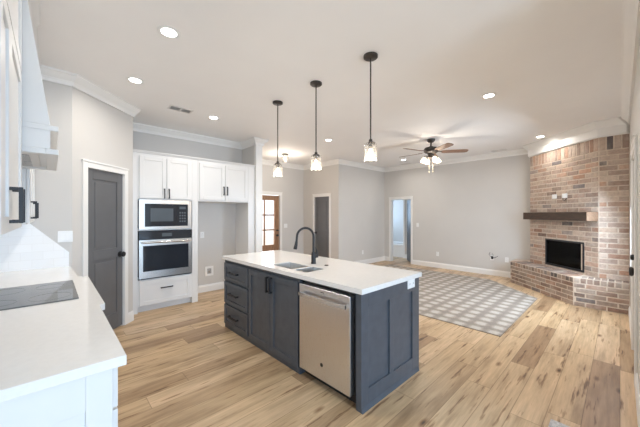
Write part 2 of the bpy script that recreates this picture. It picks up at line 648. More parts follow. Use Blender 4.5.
wall('wall_kitchen_end', [(-0.54, 0.165, 3.94, 4.04, 0, CEIL)])
wall('wall_range', [(-0.54, -0.42, 1.2, 3.94, 0, CEIL)])
wall('wall_nook_inner', [(-3.1, -0.54, 1.2, 1.32, 0, CEIL)])
wall('wall_nook_side', [(-3.2, -3.08, -3.3, -2.4, 0, CEIL), (-3.2, -3.08, 0.6, 1.32, 0, CEIL), (-3.2, -3.08, -2.4, 0.6, 0, 0.6), (-3.2, -3.08, -2.4, 0.6, 2.4, CEIL)])
wall('wall_nook_outer', [(-3.08, -2.4, -3.3, -3.18, 0, CEIL), (-2.4, 0, -3.3, -3.18, 0, 0.6), (-2.4, 0, -3.3, -3.18, 2.4, CEIL), (0, 0.3, -3.3, -3.18, 0, CEIL), (0.3, 1.9, -3.3, -3.18, 2.4, CEIL), (1.9, 2.2, -3.3, -3.18, 0, CEIL)])
wall('wall_nook_end', [(2.2, 2.32, -3.3, RW - T, 0, CEIL)])
# bathroom seen through the far doorway
wall('wall_bathroom_back', [(9.42, 9.54, 3.2, 6.5, 0, CEIL)])
wall('wall_bathroom_inner', [(8.52, 9.42, 3.9, 4.95, 0, CEIL)])
struct(MB().box(8.50, 8.519, 4.895, 4.952, 0, 2.1).build('trim_6', 'trim'))
wall('wall_bathroom_end', [(XF + T, 9.42, 6.42, 6.5, 0, 1.1), (XF + T, 8.1, 6.42, 6.5, 1.1, 2.1), (9.1, 9.42, 6.42, 6.5, 1.1, 2.1), (XF + T, 9.42, 6.42, 6.5, 2.1, CEIL)])
wall('wall_bathroom_near', [(XF + T, 8.52, 3.2, 3.3, 0, CEIL)])

# crown mouldings
PATH = [(2.2, RW), (6.25, RW), (6.25, 0.23), (7.32, 1.30), (XF, 1.30), (XF, YL), (XG, YL), (XG, YD), (3.0, YD), (3.0, 4.80), (2.86, 4.80),
        (2.86, YB), (0.82, YB), (0.82, 4.595), (0.165, 3.94), (-0.42, 3.94), (-0.42, 1.2)]


def crown(c, h, pr):
    return [(0, c), (pr, c), (pr, c - 0.16 * h), (pr * 0.86, c - 0.22 * h), (pr * 0.62, c - 0.42 * h), (pr * 0.34, c - 0.62 * h),
            (pr * 0.24, c - 0.78 * h), (pr * 0.22, c - h), (0, c - h)]


CR = crown(CEIL - 0.0005, 0.115, 0.09)
for a, b in ((0, 1), (4, 5), (5, 6), (6, 7), (7, 8), (8, 11), (11, 12), (12, 13), (13, 14), (14, 15), (15, 16)):
    struct(sweep(PATH, CR, a, b).build('trim_1', 'trim', smooth=False))
big = [(0, CEIL - 0.0005), (0.125, CEIL - 0.0005), (0.125, CEIL - 0.02), (0.11, CEIL - 0.028), (0.085, CEIL - 0.06), (0.055, CEIL - 0.088), (0.05, CEIL - 0.10),
       (0.035, CEIL - 0.105), (0.035, CEIL - 0.22), (0.028, CEIL - 0.235), (0.012, CEIL - 0.245), (0, CEIL - 0.245)]
struct(sweep(PATH, big, 1, 4).build('trim_2', 'trim'))


def base_board(name, path, i0, i1, h=0.135):
    pr = [(0.0, 0.0), (0.016, 0.0), (0.016, h - 0.03), (0.011, h - 0.018), (0.008, h), (0.0, h)]
    return struct(sweep(path, pr, i0, i1).build(name, 'trim'))


base_board('baseboard_right', [(2.2, RW), (3.53, RW)], 0, 1)
base_board('baseboard_right', [(4.59, RW), (6.045, RW)], 0, 1)
base_board('baseboard_far', [(XF, 1.62), (XF, 4.148)], 0, 1)
base_board('baseboard_living', [(XF, 4.947), (XF, YL), (XG, YL), (XG, 5.398)], 0, 3)
base_board('baseboard_hall', [(XG, 6.122), (XG, YD), (4.735, YD)], 0, 2)
base_board('baseboard_alcove', [(2.695, YB), (1.797, YB)], 0, 1)
base_board('baseboard_pantry', [(0.82, 4.595), (0.738, 4.513)], 0, 1)
base_board('baseboard_bathroom', [(8.52, 3.9), (8.52, 4.95)], 0, 1)

# square white post closing the wing wall, with a moulded cap under the crown
post = MB()
post.box(2.862, 3.0, 4.80, 4.86, 0, CEIL - 0.002)
struct(post.build('trim_3', 'trim', None, 0.003))


# ------------------------------------------------------------------ doors
def casing(fr, u0, u1, z1, w=0.062, name='trim_4', th=0.018, sill=0.0):
    mb = MB(fr)
    mb.box(u0 - w, u0, 0.0005, th, sill, z1 + w)
    mb.box(u1, u1 + w, 0.0005, th, sill, z1 + w)
    mb.box(u0, u1, 0.0005, th, z1, z1 + w)
    mb.box(u0 - w - 0.008, u1 + w + 0.008, 0.0005, th + 0.008, z1 + w, z1 + w + 0.022)
    return struct(mb.build(name, 'trim', None, 0.003))


def knob(fr, u, z, d, parent, name='door_handle', mat='black', s=1.0):
    mb = MB(fr @ Matrix.Translation((u, d, z)) @ Matrix.Rotation(-math.pi / 2, 4, 'X'))
    mb.lathe([(0.0, 0.0), (0.031 * s, 0.0), (0.031 * s, 0.006), (0.012 * s, 0.010), (0.011 * s, 0.026), (0.024 * s, 0.034), (0.029 * s, 0.046), (0.024 * s, 0.058), (0.0, 0.062)], seg=18, caps=False)
    return mb.build(name, mat, parent, 0, True)


def panel_door(fr, u0, u1, z0, z1, th, mat, name, split, d_face=0.0, stile=0.095):
    """two-panel slab: panels sunk between stiles and rails"""
    mb = MB(fr)
    f, bk = d_face, d_face - th
    r = 0.010
    mb.box(u0, u0 + stile, bk, f, z0, z1).box(u1 - stile, u1, bk, f, z0, z1)
    rails = [(z0, z0 + 0.2)] + [(s - 0.06, s + 0.06) for s in split] + [(z1 - 0.11, z1)]
    for a, b in rails:
        mb.box(u0 + stile, u1 - stile, bk, f, a, b)
    for (a0, a), (b, b1) in zip(rails, rails[1:]):
        mb.box(u0 + stile, u1 - stile, bk + r, f - r, a, b)
        mb.box(u0 + stile + 0.035, u1 - stile - 0.035, bk + r - 0.004, f - r + 0.006, a + 0.035, b - 0.035)
    return struct(mb.build(name, mat, None, 0.0025))


pd = panel_door(FP, 0.184, 0.748, 0.012, 1.968, 0.04, 'doorgrey', 'door_1', [0.97], -0.012)
knob(FP, 0.70, 0.94, -0.012, pd, s=1.2)
for zz in (0.30, 1.05, 1.72):
    mb = MB(FP); mb.box(0.181, 0.194, -0.014, -0.008, zz - 0.045, zz + 0.045); mb.build('hinge', 'black', pd)
casing(FP, 0.180, 0.752, 1.972, 0.062)
mb = MB(FP); mb.box(0.1785, 0.1835, -0.1, 0.0, 0, 1.974).box(0.7485, 0.7535, -0.1, 0.0, 0, 1.974); struct(mb.build('trim_5', 'trim'))

FH = frame((XG, 0), (0, 1), (-1, 0))
hd = panel_door(FH, 5.468, 6.052, 0.012, 1.948, 0.04, 'doorgrey', 'door_2', [0.95], -0.02)
knob(FH, 6.005, 0.93, -0.02, hd)
casing(FH, 5.462, 6.058, 1.952, 0.062)

# front door: stained wood with six lights
FE = frame((0, YD), (1, 0), (0, -1))
mb = MB(FE)
u0, u1, z0, z1, bk, f = 3.715, 4.65, 0.012, 1.972, -0.075, -0.03
mb.box(u0, u0 + 0.15, bk, f, z0, z1).box(u1 - 0.15, u1, bk, f, z0, z1)
mb.box(u0 + 0.15, u1 - 0.15, bk, f, z0, 0.62).box(u0 + 0.15, u1 - 0.15, bk, f, 1.84, z1)
mb.box(4.17, 4.205, bk + .008, f - .004, 0.62, 1.84)
for zz in (1.03, 1.435):
    mb.box(u0 + 0.15, u1 - 0.15, bk + .008, f - .004, zz - 0.017, zz + 0.017)
fd = struct(mb.build('door_3', 'doorwood', None, 0.003))
mb = MB(FE); mb.box(u0 + 0.14, u1 - 0.14, -0.057, -0.050, 0.61, 1.85); mb.build('glass', 'pane', fd)
knob(FE, 4.585, 0.87, -0.03, fd)
knob(FE, 4.585, 1.01, -0.03, fd, 'deadbolt', 'black', 0.8)
casing(FE, 3.70, 4.66, 1.982, 0.07)

# far doorway with its dark door standing open
FF = frame((XF, 0), (0, 1), (-1, 0))
casing(FF, 4.21, 4.885, 1.905, 0.058)
mb = MB(FF); mb.box(4.205, 4.2155, -T - .002, 0.0, 0, 1.915).box(4.8805, 4.889, -T - .002, 0.0, 0, 1.915).box(4.2155, 4.8805, -T - .002, 0, 1.905, 1.917); struct(mb.build('trim_5', 'trim'))
a = math.radians(40)
FO = frame((XF + T + 0.012, 4.235), (math.cos(a), math.sin(a)), (math.sin(a), -math.cos(a)))
od = panel_door(FO, 0.0, 0.655, 0.012, 1.90, 0.038, 'slate', 'door_4', [0.95], 0.0)
for zz in (0.25, 0.98, 1.66):
    MB(FO).box(-0.010, 0.004, -0.02, 0.004, zz - 0.05, zz + 0.05).build('hinge', 'black', od)
knob(FO, 0.60, 0.93, 0.0, od)

# white door in the right-hand wall, seen edge-on
FR = frame((0, RW), (1, 0), (0, 1))
rd = panel_door(FR, 3.605, 4.515, 0.012, 2.022, 0.045, 'trim', 'door_5', [0.95], -0.03)
knob(FR, 3.70, 0.95, -0.014, rd, s=1.45)
knob(FR, 3.70, 1.075, -0.022, rd, 'deadbolt', 'black', 0.9)
casing(FR, 3.60, 4.52, 2.03, 0.065)

# ------------------------------------------------------------------ bathroom tub
t = thing('bathtub', 'white bathtub in the bathroom beyond the far open doorway', 'bathtub', (8.56, 5.7, 0))
mb = MB()
mb.box(8.56, 8.60, 4.953, 6.415, 0.0, 0.375)
mb.build('apron', 'trim', t, 0.006)
mb = MB()
mb.box(8.54, 8.64, 4.953, 6.415, 0.375, 0.44).box(9.34, 9.418, 4.953, 6.415, 0.375, 0.44).box(8.64, 9.34, 4.953, 5.03, 0.375, 0.44).box(8.64, 9.34, 6.34, 6.415, 0.375, 0.44)
mb.build('rim', 'trim', t, 0.012)
mb = MB(); mb.box(8.62, 8.64, 5.0, 6.36, 0.08, 0.375).box(9.34, 9.36, 5.0, 6.36, 0.08, 0.375).box(8.62, 9.36, 5.0, 6.36, 0.06, 0.08)
mb.build('basin', 'trim', t)

# ------------------------------------------------------------------ island
IX0, IX1, IY0, IY1 = 1.64, 2.49, 1.295, 3.517
FI = frame((IX0, 0), (0, 1), (-1, 0))
FEI = frame((0, IY0), (1, 0), (0, -1))
HT = 0.875

t = thing('drawer_base_cabinet', 'charcoal island base cabinet with three stacked drawers, end farthest from the dishwasher', 'cabinet', (IX0, 3.2, 0))
MB().box(IX0, IX1, 2.892, IY1, 0.0, HT).build('body', 'slate', t, 0.002)
for (a, b) in ((0.618, 0.836), (0.328, 0.598), (0.062, 0.308)):
    dr = shaker(MB(FI), 2.905, 3.500, a, b, 0.02, 0.048).build('drawer', 'slate', t, 0.002)
    pull(FI, 3.225, (a + b) / 2 + 0.005, 0.22, False, dr, r=0.009, out=0.04)

t = thing('sink_base_cabinet', 'charcoal island base cabinet with two tall doors and paired black pulls under the sink', 'cabinet', (IX0, 2.43, 0))
mb = MB()
mb.box(IX0, IX1, 1.995, 2.0105, 0.0, HT).box(IX0, IX1, 2.8755, 2.891, 0.0, HT).box(IX0, IX0 + 0.02, 2.0105, 2.8755, 0.0, HT)
mb.box(IX1 - 0.02, IX1, 2.0105, 2.8755, 0.0, HT).box(IX0 + 0.02, IX1 - 0.02, 2.0105, 2.8755, 0.08, 0.1)
mb.build('body', 'slate', t, 0.002)
for (a, b, h) in ((2.004, 2.446, 2.418), (2.452, 2.880, 2.48)):
    d = shaker(MB(FI), a, b, 0.062, 0.836, 0.02, 0.058).build('door', 'slate', t, 0.002)
    pull(FI, h, 0.735, 0.16, True, d, r=0.009, out=0.038)

t = thing('dishwasher', 'stainless steel dishwasher set into the charcoal island', 'dishwasher', (IX0, 1.67, 0))
MB().box(IX0 + 0.03, IX1 - 0.1, 1.362, 1.985, 0.085, HT - 0.01).build('tub', 'black', t)
MB().box(IX0 + 0.06, IX0 + 0.09, 1.362, 1.985, 0.0, 0.085).build('toe_kick', 'black', t)
mb = MB(FI)
mb.box(1.382, 1.976, -0.03, 0.022, 0.085, 0.836)
dd = mb.build('door', 'steel', t, 0.006, seg=3)
mb = MB(FI)
n = 14
top, bot = [], []
for i in range(n + 1):
    u = 1.405 + (1.952 - 1.405) * i / n
    k = (2 * i / n - 1)
    top.append((u, 0.055 + 0.018 * (1 - k * k)))
for (ua, da), (ub, db) in zip(top, top[1:]):
    mb.hull([(ua, da - 0.012, 0.742), (ua, da, 0.742), (ua, da, 0.772), (ua, da - 0.012, 0.772)], [(ub, db - 0.012, 0.742), (ub, db, 0.742), (ub, db, 0.772), (ub, db - 0.012, 0.772)])
mb.box(1.405, 1.425, 0.022, 0.05, 0.745, 0.769).box(1.932, 1.952, 0.022, 0.05, 0.745, 0.769)
bmesh.ops.remove_doubles(mb.bm, verts=mb.bm.verts, dist=1e-5)
mb.build('handle', 'steelh', dd)
mb = MB(FI @ Matrix.Translation((1.688, 0.022, 0.213)) @ Matrix.Rotation(-math.pi / 2, 4, 'X'))
mb.lathe([(0.013, 0), (0.016, 0), (0.016, 0.002), (0.013, 0.002), (0.013, 0.001), (0.0, 0.001)], seg=20, caps=False)
mb.lathe([(0.0, 0.0015), (0.008, 0.0015), (0.008, 0.0022), (0, 0.0022)], seg=12, caps=False)
mb.build('emblem', 'black', dd)
MB(FI).box(1.66, 1.70, 0.022, 0.0235, 0.806, 0.811).build('badge', 'darkplastic', dd)

t = thing('island_end_panel', 'charcoal framed end panel of the island, facing the room beside the dishwasher', 'panel', (2.06, IY0, 0))
mb = MB(FEI)
mb.box(1.642, 1.73, -0.05, 0.0, 0.0, HT).box(2.385, 2.49, -0.05, 0.0, 0.0, HT)
mb.box(1.73, 2.385, -0.05, 0.0, 0.0, 0.145).box(1.73, 2.385, -0.05, 0.0, 0.755, HT).box(2.015, 2.075, -0.05, 0.0, 0.145, 0.755)
mb.build('frame', 'slate', t, 0.002)
mb = MB(FEI); mb.box(1.73, 2.385, -0.045, -0.014, 0.145, 0.755).build('recessed_panel', 'slate', t)
mb = MB(FEI); mb.hull([(1.642, 0, 0), (2.49, 0, 0), (2.49, 0.012, 0), (1.642, 0.012, 0)], [(1.642, 0, 0.035), (2.49, 0, 0.035), (2.49, 0.002, 0.035), (1.642, 0.002, 0.035)]).build('shoe_strip', 'slate', t)
tag(MB().box(2.4915, 2.505, IY0 + 0.001, IY1, 0.0, HT).build('island_back_panel', 'slate'), 'charcoal panel closing the long far side of the island towards the rug', 'panel')

# worktop with two bowl cut-outs
SX0, SX1 = 1.715, 1.955
B1, B2 = (2.21, 2.56), (1.995, 2.175)
CX0, CX1, CY0, CY1 = 1.612, 2.502, 1.265, 3.545
mb = MB()
z0, z1 = 0.8755, 0.914
mb.box(CX0, SX0, CY0, CY1, z0, z1).box(SX1, CX1, CY0, CY1, z0, z1)
mb.box(SX0, SX1, CY0, B2[0], z0, z1).box(SX0, SX1, B2[1], B1[0], z0, z1).box(SX0, SX1, B1[1], CY1, z0, z1)
bmesh.ops.remove_doubles(mb.bm, verts=mb.bm.verts, dist=1e-5)
ct = mb.build('island_worktop', 'quartz')
tag(ct, 'white quartz worktop covering the island', 'worktop')

t = thing('kitchen_sink', 'stainless steel double bowl sink set into the island worktop', 'sink', (1.84, 2.28, 0.70))
for (b0, b1) in (B1, B2):
    mb = MB()
    x0, x1, y0, y1, zb = SX0 - 0.0, SX1 + 0.0, b0, b1, 0.72
    e = 0.003
    top = [(x0, y0), (x1, y0), (x1, y1), (x0, y1)]
    mb.box(x0 + .0005, x0 + e, y0 + .0005, y1 - .0005, zb, 0.909).box(x1 - e, x1 - .0005, y0 + .0005, y1 - .0005, zb, 0.909).box(x0 + e, x1 - e, y0 + .0005, y0 + e, zb, 0.909).box(x0 + e, x1 - e, y1 - e, y1 - .0005, zb, 0.909)
    mb.box(x0, x1, y0, y1, zb - e, zb)
    bw = mb.build('bowl', 'sink', t)
    MB().lathe([(0.0, 0.0), (0.04, 0.0), (0.042, 0.003), (0.02, 0.004), (0.0, 0.002)], ((x0 + x1) / 2, (y0 + y1) / 2, zb), 18, False).build('drain', 'steelh', bw, 0, True)

t = thing('kitchen_faucet', 'black gooseneck faucet standing behind the island sink', 'faucet', (2.089, 2.307, 0.914))
c = Vector((2.089, 2.307, 0.914))
MB().lathe([(0.0, 0), (0.030, 0), (0.030, 0.006), (0.026, 0.012), (0.024, 0.10), (0.019, 0.125), (0.0, 0.125)], c, 20, False).build('base', 'black', t, 0, True)
dr = Vector((-0.93, 0.36, 0)).normalized()
R = 0.095
pts = [c + Vector((0, 0, z)) for z in (0.12, 0.18, 0.25)]
pts += [c + dr * (R - R * math.cos(s)) + Vector((0, 0, 0.295 + R * math.sin(s))) for s in [math.pi * k / 14 for k in range(0, 14)]]
pts += [c + dr * (2 * R) + Vector((0, 0, 0.295)), c + dr * (2 * R + 0.004) + Vector((0, 0, 0.245))]
MB().tube(pts, 0.0125, 12).build('neck', 'black', t, 0, True)
e0 = c + dr * (2 * R + 0.004)
MB().tube([e0 + Vector((0, 0, 0.248)), e0 + dr * 0.006 + Vector((0, 0, 0.21)), e0 + dr * 0.014 + Vector((0, 0, 0.175)), e0 + dr * 0.016 + Vector((0, 0, 0.165))], [0.014, 0.017, 0.020, 0.018], 12).build('spray_head', 'black', t, 0, True)
sd = Vector((0.72, -0.69, 0))
MB().tube([c + Vector((0, 0, 0.075)), c + sd * 0.045 + Vector((0, 0, 0.08)), c + sd * 0.052 + Vector((0, 0, 0.082))], [0.016, 0.016, 0.012], 12).tube([c + sd * 0.042 + Vector((0, 0, 0.085)), c + sd * 0.03 + Vector((0, 0, 0.15)), c + sd * 0.022 + Vector((0, 0, 0.175))], [0.007, 0.006, 0.005], 8).build('lever', 'black', t, 0, True)
tag(MB().lathe([(0.0, 0), (0.022, 0), (0.022, 0.005), (0.016, 0.009), (0.0, 0.009)], (2.106, 2.122, 0.914), 16, False).build('air_switch_button', 'bronze', None, 0, True), 'small dark round button on the island worktop beside the faucet', 'button')


# ------------------------------------------------------------------ outlets and switches
def outlet_proto(name, label, kind, w, h):
    """plate in local space: back on the plane y = 0, facing -y, centre at the origin"""
    t = thing(name, label, 'outlet' if 'outlet' in kind else 'switch', group=None, local=True)
    MB().box(-w / 2, w / 2, -0.006, -0.0002, -h / 2, h / 2).build('plate', 'plastic', t, 0.002)
    if kind == 'outlet':
        for s in (-1, 1):
            f = MB().box(-0.016, 0.016, -0.0085, -0.0058, s * 0.020 - 0.014, s * 0.020 + 0.014).build('socket', 'plastic', t, 0.003)
            MB().box(-0.008, -0.005, -0.0088, -0.0084, s * 0.020 - 0.002, s * 0.020 + 0.008).box(0.005, 0.008, -0.0088, -0.0084, s * 0.020 - 0.002, s * 0.020 + 0.008).build('slots', 'darkplastic', f)
    elif kind == 'wide_outlet':
        for s in (-1, 1):
            f = MB().box(s * 0.030 - 0.015, s * 0.030 + 0.015, -0.0085, -0.0058, -0.016, 0.016).build('socket', 'plastic', t, 0.003)
            MB().box(s * 0.030 - 0.007, s * 0.030 - 0.004, -0.0088, -0.0084, -0.004, 0.008).box(s * 0.030 + 0.004, s * 0.030 + 0.007, -0.0088, -0.0084, -0.004, 0.008).build('slots', 'darkplastic', f)
    else:
        n = int(round(w / 0.055)) - 0 if w > 0.08 else 1
        n = 2 if w > 0.08 else 1
        for i in range(n):
            cx = (i - (n - 1) / 2) * 0.046
            MB().hull([(cx - .016, -.0058, -.033), (cx + .016, -.0058, -.033), (cx + .016, -.0058, .033), (cx - .016, -.0058, .033)], [(cx - .016, -.011, -.033), (cx + .016, -.011, -.033), (cx + .016, -.007, .033), (cx - .016, -.007, .033)]).build('rocker', 'plastic', t)
    return t


R_XM, R_YM = -math.pi / 2, 0.0     # face -X, face -Y
def rot_face(nx, ny):
    return math.atan2(nx, -ny)


o1 = outlet_proto('wall_outlet', 'white wall outlet low on the living room wall left of the far doorway', 'outlet', 0.072, 0.115)
o1.location = (6.556, YL, 0.36); o1['group'] = 'wall outlets'
dup(o1, (XF, 3.42, 0.375), rot_face(-1, 0), 'white wall outlet low on the far wall between the doorway and the loose wires')
dup(o1, (XF, 1.80, 0.40), rot_face(-1, 0), 'white wall outlet low on the far wall right beside the brick hearth')
dup(o1, (2.05, YB, 1.07), 0.0, 'white wall outlet halfway up inside the empty refrigerator alcove')
s1 = outlet_proto('light_switch', 'white light switch plate beside the wooden front door', 'switch', 0.118, 0.115)
s1.location = (4.86, YD, 1.13); s1['group'] = 'light switches'
dup(s1, (0.112, 3.94, 1.222), 0.0, 'white double light switch plate above the white splashback by the pantry door')
s2 = outlet_proto('light_switch', 'single white light switch on the far wall right of the open doorway', 'switch', 0.072, 0.115)
s2.location = (XF, 4.0, 1.15); s2.rotation_euler = (0, 0, rot_face(-1, 0)); s2['group'] = 'light switches'
io = outlet_proto('island_outlet', 'wide white outlet on the island end panel under the worktop edge', 'wide_outlet', 0.125, 0.08)
io.location = (2.355, IY0, 0.828)

t = thing('water_supply_box', 'white recessed water supply box low inside the refrigerator alcove', 'box', (2.18, YB, 0.38))
FA = frame((0, YB), (1, 0), (0, -1))
MB(FA).box(2.10, 2.26, 0.0005, 0.010, 0.29, 0.33).box(2.10, 2.26, 0.0005, 0.010, 0.43, 0.47).box(2.10, 2.14, 0.0005, 0.010, 0.33, 0.43).box(2.22, 2.26, 0.0005, 0.010, 0.33, 0.43).build('flange', 'plastic', t, 0.002)
MB(FA).box(2.14, 2.22, 0.0005, 0.003, 0.33, 0.43).build('recess', 'grille', t)
MB(FA).tube([(2.18, 0.003, 0.36), (2.18, 0.012, 0.36), (2.18, 0.014, 0.385)], 0.008, 8).build('valve', 'chain', t, 0, True)

t = thing('low_voltage_bracket', 'white bracket with loose wires on the far wall between two outlets', 'bracket', (XF, 2.10, 0.43))
MB(FF).box(2.06, 2.14, 0.0005, 0.006, 0.36, 0.385).box(2.06, 2.14, 0.0005, 0.006, 0.455, 0.48).box(2.06, 2.075, 0.0005, 0.006, 0.385, 0.455).box(2.125, 2.14, 0.0005, 0.006, 0.385, 0.455).build('ring', 'plastic', t)
MB(FF).box(2.075, 2.125, 0.0003, 0.002, 0.385, 0.455).build('opening', 'darkplastic', t)
MB(FF).tube([(2.10, 0.002, 0.42), (2.12, 0.05, 0.45), (2.15, 0.07, 0.50), (2.13, 0.06, 0.55)], 0.005, 6).tube([(2.09, 0.002, 0.42), (2.03, 0.06, 0.43), (1.97, 0.05, 0.47)], 0.005, 6).tube([(2.10, 0.002, 0.41), (2.06, 0.06, 0.47), (2.08, 0.07, 0.53)], 0.004, 6).build('loose_wires', 'black', t, 0, True)

# ------------------------------------------------------------------ oven tower and refrigerator surround
FC = frame((0, 4.84), (1, 0), (0, -1))
D = 4.84 - YB + 0.004
t = thing('oven_tower_cabinet', 'tall white built-in cabinet holding the microwave and wall oven', 'cabinet', (1.3, 4.84, 0))
mb = MB(FC)
mb.box(0.846, 0.925, D, 0, 0, 2.36).box(1.69, 1.785, D, 0, 0, 2.36)
mb.box(0.925, 1.69, D, 0, 1.675, 2.36).box(0.925, 1.69, D, 0, 0.095, 0.485).box(0.925, 1.69, D, -0.06, 0.0, 0.095)
mb.box(0.925, 1.69, D, 0, 1.208, 1.225)
mb.build('body', 'cabinet', t, 0.002)
MB(FC).box(0.925, 1.69, D, -0.45, 0.485, 1.675).build('back_board', 'cabinet', t)
for (a, b, h) in ((0.944, 1.302, 1.272), (1.309, 1.666, 1.337)):
    d = shaker(MB(FC), a, b, 1.692, 2.315, 0.02, 0.058).build('door', 'cabinet', t, 0.002)
    pull(FC, h, 1.77, 0.15, True, d)
d = shaker(MB(FC), 0.944, 1.666, 0.105, 0.465, 0.02, 0.058).build('drawer', 'cabinet', t, 0.002)
pull(FC, 1.305, 0.335, 0.17, False, d)

t = thing('refrigerator_cabinet', 'white two-door wall cabinet above the empty refrigerator alcove', 'cabinet', (2.25, 4.84, 1.68))
mb = MB(FC)
mb.box(1.787, 2.714, D, 0, 1.672, 2.36)
mb.build('body', 'cabinet', t, 0.002)
for (a, b, h) in ((1.808, 2.250, 2.222), (2.257, 2.698, 2.287)):
    d = shaker(MB(FC), a, b, 1.700, 2.315, 0.02, 0.058).build('door', 'cabinet', t, 0.002)
    pull(FC, h, 1.865, 0.15, True, d)
tag(MB(FC).box(2.716, 2.855, D, 0, 0, 2.36).build('refrigerator_side_panel', 'cabinet', None, 0.002), 'tall white side panel closing the refrigerator alcove beside the white post', 'panel')
mb = MB(FC)
mb.box(0.846, 2.857, D, 0.012, 2.3605, 2.378).box(0.846, 2.857, D, 0.028, 2.378, 2.394)
tag(mb.build('cabinet_cornice', 'cabinet', None, 0.002), 'thin white cornice along the top of the tall kitchen cabinets', 'cornice')

t = thing('built_in_microwave', 'stainless steel built-in microwave above the wall oven', 'microwave', (1.3, 4.84, 1.225))
MB(FC).box(0.96, 1.65, -0.40, -0.002, 1.24, 1.655).build('body', 'black', t)
mb = MB(FC)
for b in ((0.935, 1.675, 1.227, 1.268), (0.935, 1.675, 1.612, 1.673), (0.935, 1.010, 1.268, 1.612), (1.618, 1.675, 1.268, 1.612)):
    mb.box(b[0], b[1], 0.001, 0.022, b[2], b[3])
bmesh.ops.remove_doubles(mb.bm, verts=mb.bm.verts, dist=1e-5)
mb.build('trim_kit', 'ovensteel', t)
d = MB(FC).box(1.012, 1.455, 0.001, 0.018, 1.270, 1.610).build('door', 'blackglass', t, 0.002)
MB(FC).box(1.085, 1.400, 0.018, 0.0195, 1.345, 1.545).build('window', 'greyglass', d)
p = MB(FC).box(1.457, 1.616, 0.001, 0.018, 1.270, 1.610).build('control_panel', 'blackglass', t, 0.002)
MB(FC).box(1.490, 1.585, 0.018, 0.019, 1.535, 1.575).build('display', 'greyglass', p)
mb = MB(FC)
for i in range(3):
    for j in range(4):
        mb.box(1.490 + i * 0.035, 1.514 + i * 0.035, 0.018, 0.019, 1.33 + j * 0.045, 1.355 + j * 0.045)
mb.build('buttons', 'greyglass', p)

t = thing('wall_oven', 'stainless steel wall oven with dark glass door below the microwave', 'oven', (1.3, 4.84, 0.487))
MB(FC).box(0.96, 1.65, -0.44, -0.002, 0.50, 1.20).build('body', 'black', t)
p = MB(FC).box(0.935, 1.675, 0.001, 0.020, 1.075, 1.205).build('control_panel', 'blackglass', t, 0.002)
MB(FC).box(1.24, 1.38, 0.020, 0.021, 1.115, 1.165).build('display', 'greyglass', p)
d = MB(FC)
d.box(0.935, 1.675, 0.001, 0.028, 0.505, 0.605).box(0.935, 1.675, 0.001, 0.028, 0.985, 1.070).box(0.935, 0.985, 0.001, 0.028, 0.605, 0.985).box(1.625, 1.675, 0.001, 0.028, 0.605, 0.985)
bmesh.ops.remove_doubles(d.bm, verts=d.bm.verts, dist=1e-5)
d = d.build('door', 'ovensteel', t)
MB(FC).box(0.985, 1.625, 0.001, 0.025, 0.605, 0.985).build('window', 'blackglass', d)
MB(FC).tube([(0.955, 0.075, 1.035), (1.655, 0.075, 1.035)], 0.013, 12).tube([(0.985, 0.028, 1.035), (0.985, 0.075, 1.035)], 0.009, 8).tube([(1.625, 0.028, 1.035), (1.625, 0.075, 1.035)], 0.009, 8).build('handle', 'steelh', d, 0, True)
MB(FC).box(0.94, 1.67, 0.001, 0.012, 0.488, 0.503).build('vent_strip', 'black', t)

# ------------------------------------------------------------------ range side of the kitchen
RX = -0.416
FL = frame((0.172, 0), (0, 1), (1, 0))
FLE = frame((0, 1.325), (1, 0), (0, -1))
t = thing('base_cabinet', 'white base cabinet with framed end panel under the near worktop end', 'cabinet', (-0.12, 1.7, 0))
MB().box(RX, 0.172, 1.345, 2.135, 0.10, 0.875).build('body', 'cabinet', t, 0.002)
MB().box(RX, 0.10, 1.345, 2.135, 0.0, 0.10).build('toe_kick', 'cabinet', t)
mb = MB(FLE)
mb.box(RX, -0.33, -0.018, 0, 0, 0.875).box(0.092, 0.172, -0.018, 0, 0, 0.875).box(-0.33, 0.092, -0.018, 0, 0, 0.11).box(-0.33, 0.092, -0.018, 0, 0.735, 0.875).box(-0.33, 0.092, -0.018, -0.008, 0.11, 0.735)
mb.build('end_panel', 'cabinet', t, 0.002)
dr = shaker(MB(FL), 1.352, 2.128, 0.70, 0.86, 0.02, 0.045).build('drawer', 'cabinet', t, 0.002)
pull(FL, 1.74, 0.78, 0.16, False, dr)
for (a, b, h) in ((1.352, 1.737, 1.70), (1.743, 2.128, 1.78)):
    d = shaker(MB(FL), a, b, 0.115, 0.69, 0.02, 0.058).build('door', 'cabinet', t, 0.002)
    pull(FL, h, 0.60, 0.15, True, d)
FLB = frame((0.19, 0), (0, 1), (1, 0))
t = thing('cooktop_base_cabinet', 'white base cabinet standing slightly forward under the cooktop', 'cabinet', (-0.1, 2.7, 0))
MB().box(RX, 0.19, 2.138, 3.17, 0.10, 0.875).build('body', 'cabinet', t, 0.002)
MB().box(RX, 0.13, 2.138, 3.17, 0.0, 0.10).build('toe_kick', 'cabinet', t)
for (a, b) in ((0.115, 0.475), (0.485, 0.86)):
    dr = shaker(MB(FLB), 2.15, 3.16, a, b, 0.02, 0.055).build('drawer', 'cabinet', t, 0.002)
    pull(FLB, 2.655, (a + b) / 2, 0.2, False, dr)
t = thing('base_cabinet', 'white base cabinet under the worktop corner nearest the pantry door', 'cabinet', (-0.12, 3.5, 0))
MB().box(RX, 0.13, 3.173, 3.93, 0.10, 0.875).build('body', 'cabinet', t, 0.002)
MB().box(RX, 0.08, 3.173, 3.93, 0.0, 0.10).build('toe_kick', 'cabinet', t)
d = shaker(MB(frame((0.13, 0), (0, 1), (1, 0))), 3.18, 3.86, 0.115, 0.86, 0.02, 0.058).build('door', 'cabinet', t, 0.002)
pull(frame((0.13, 0), (0, 1), (1, 0)), 3.25, 0.75, 0.15, True, d)

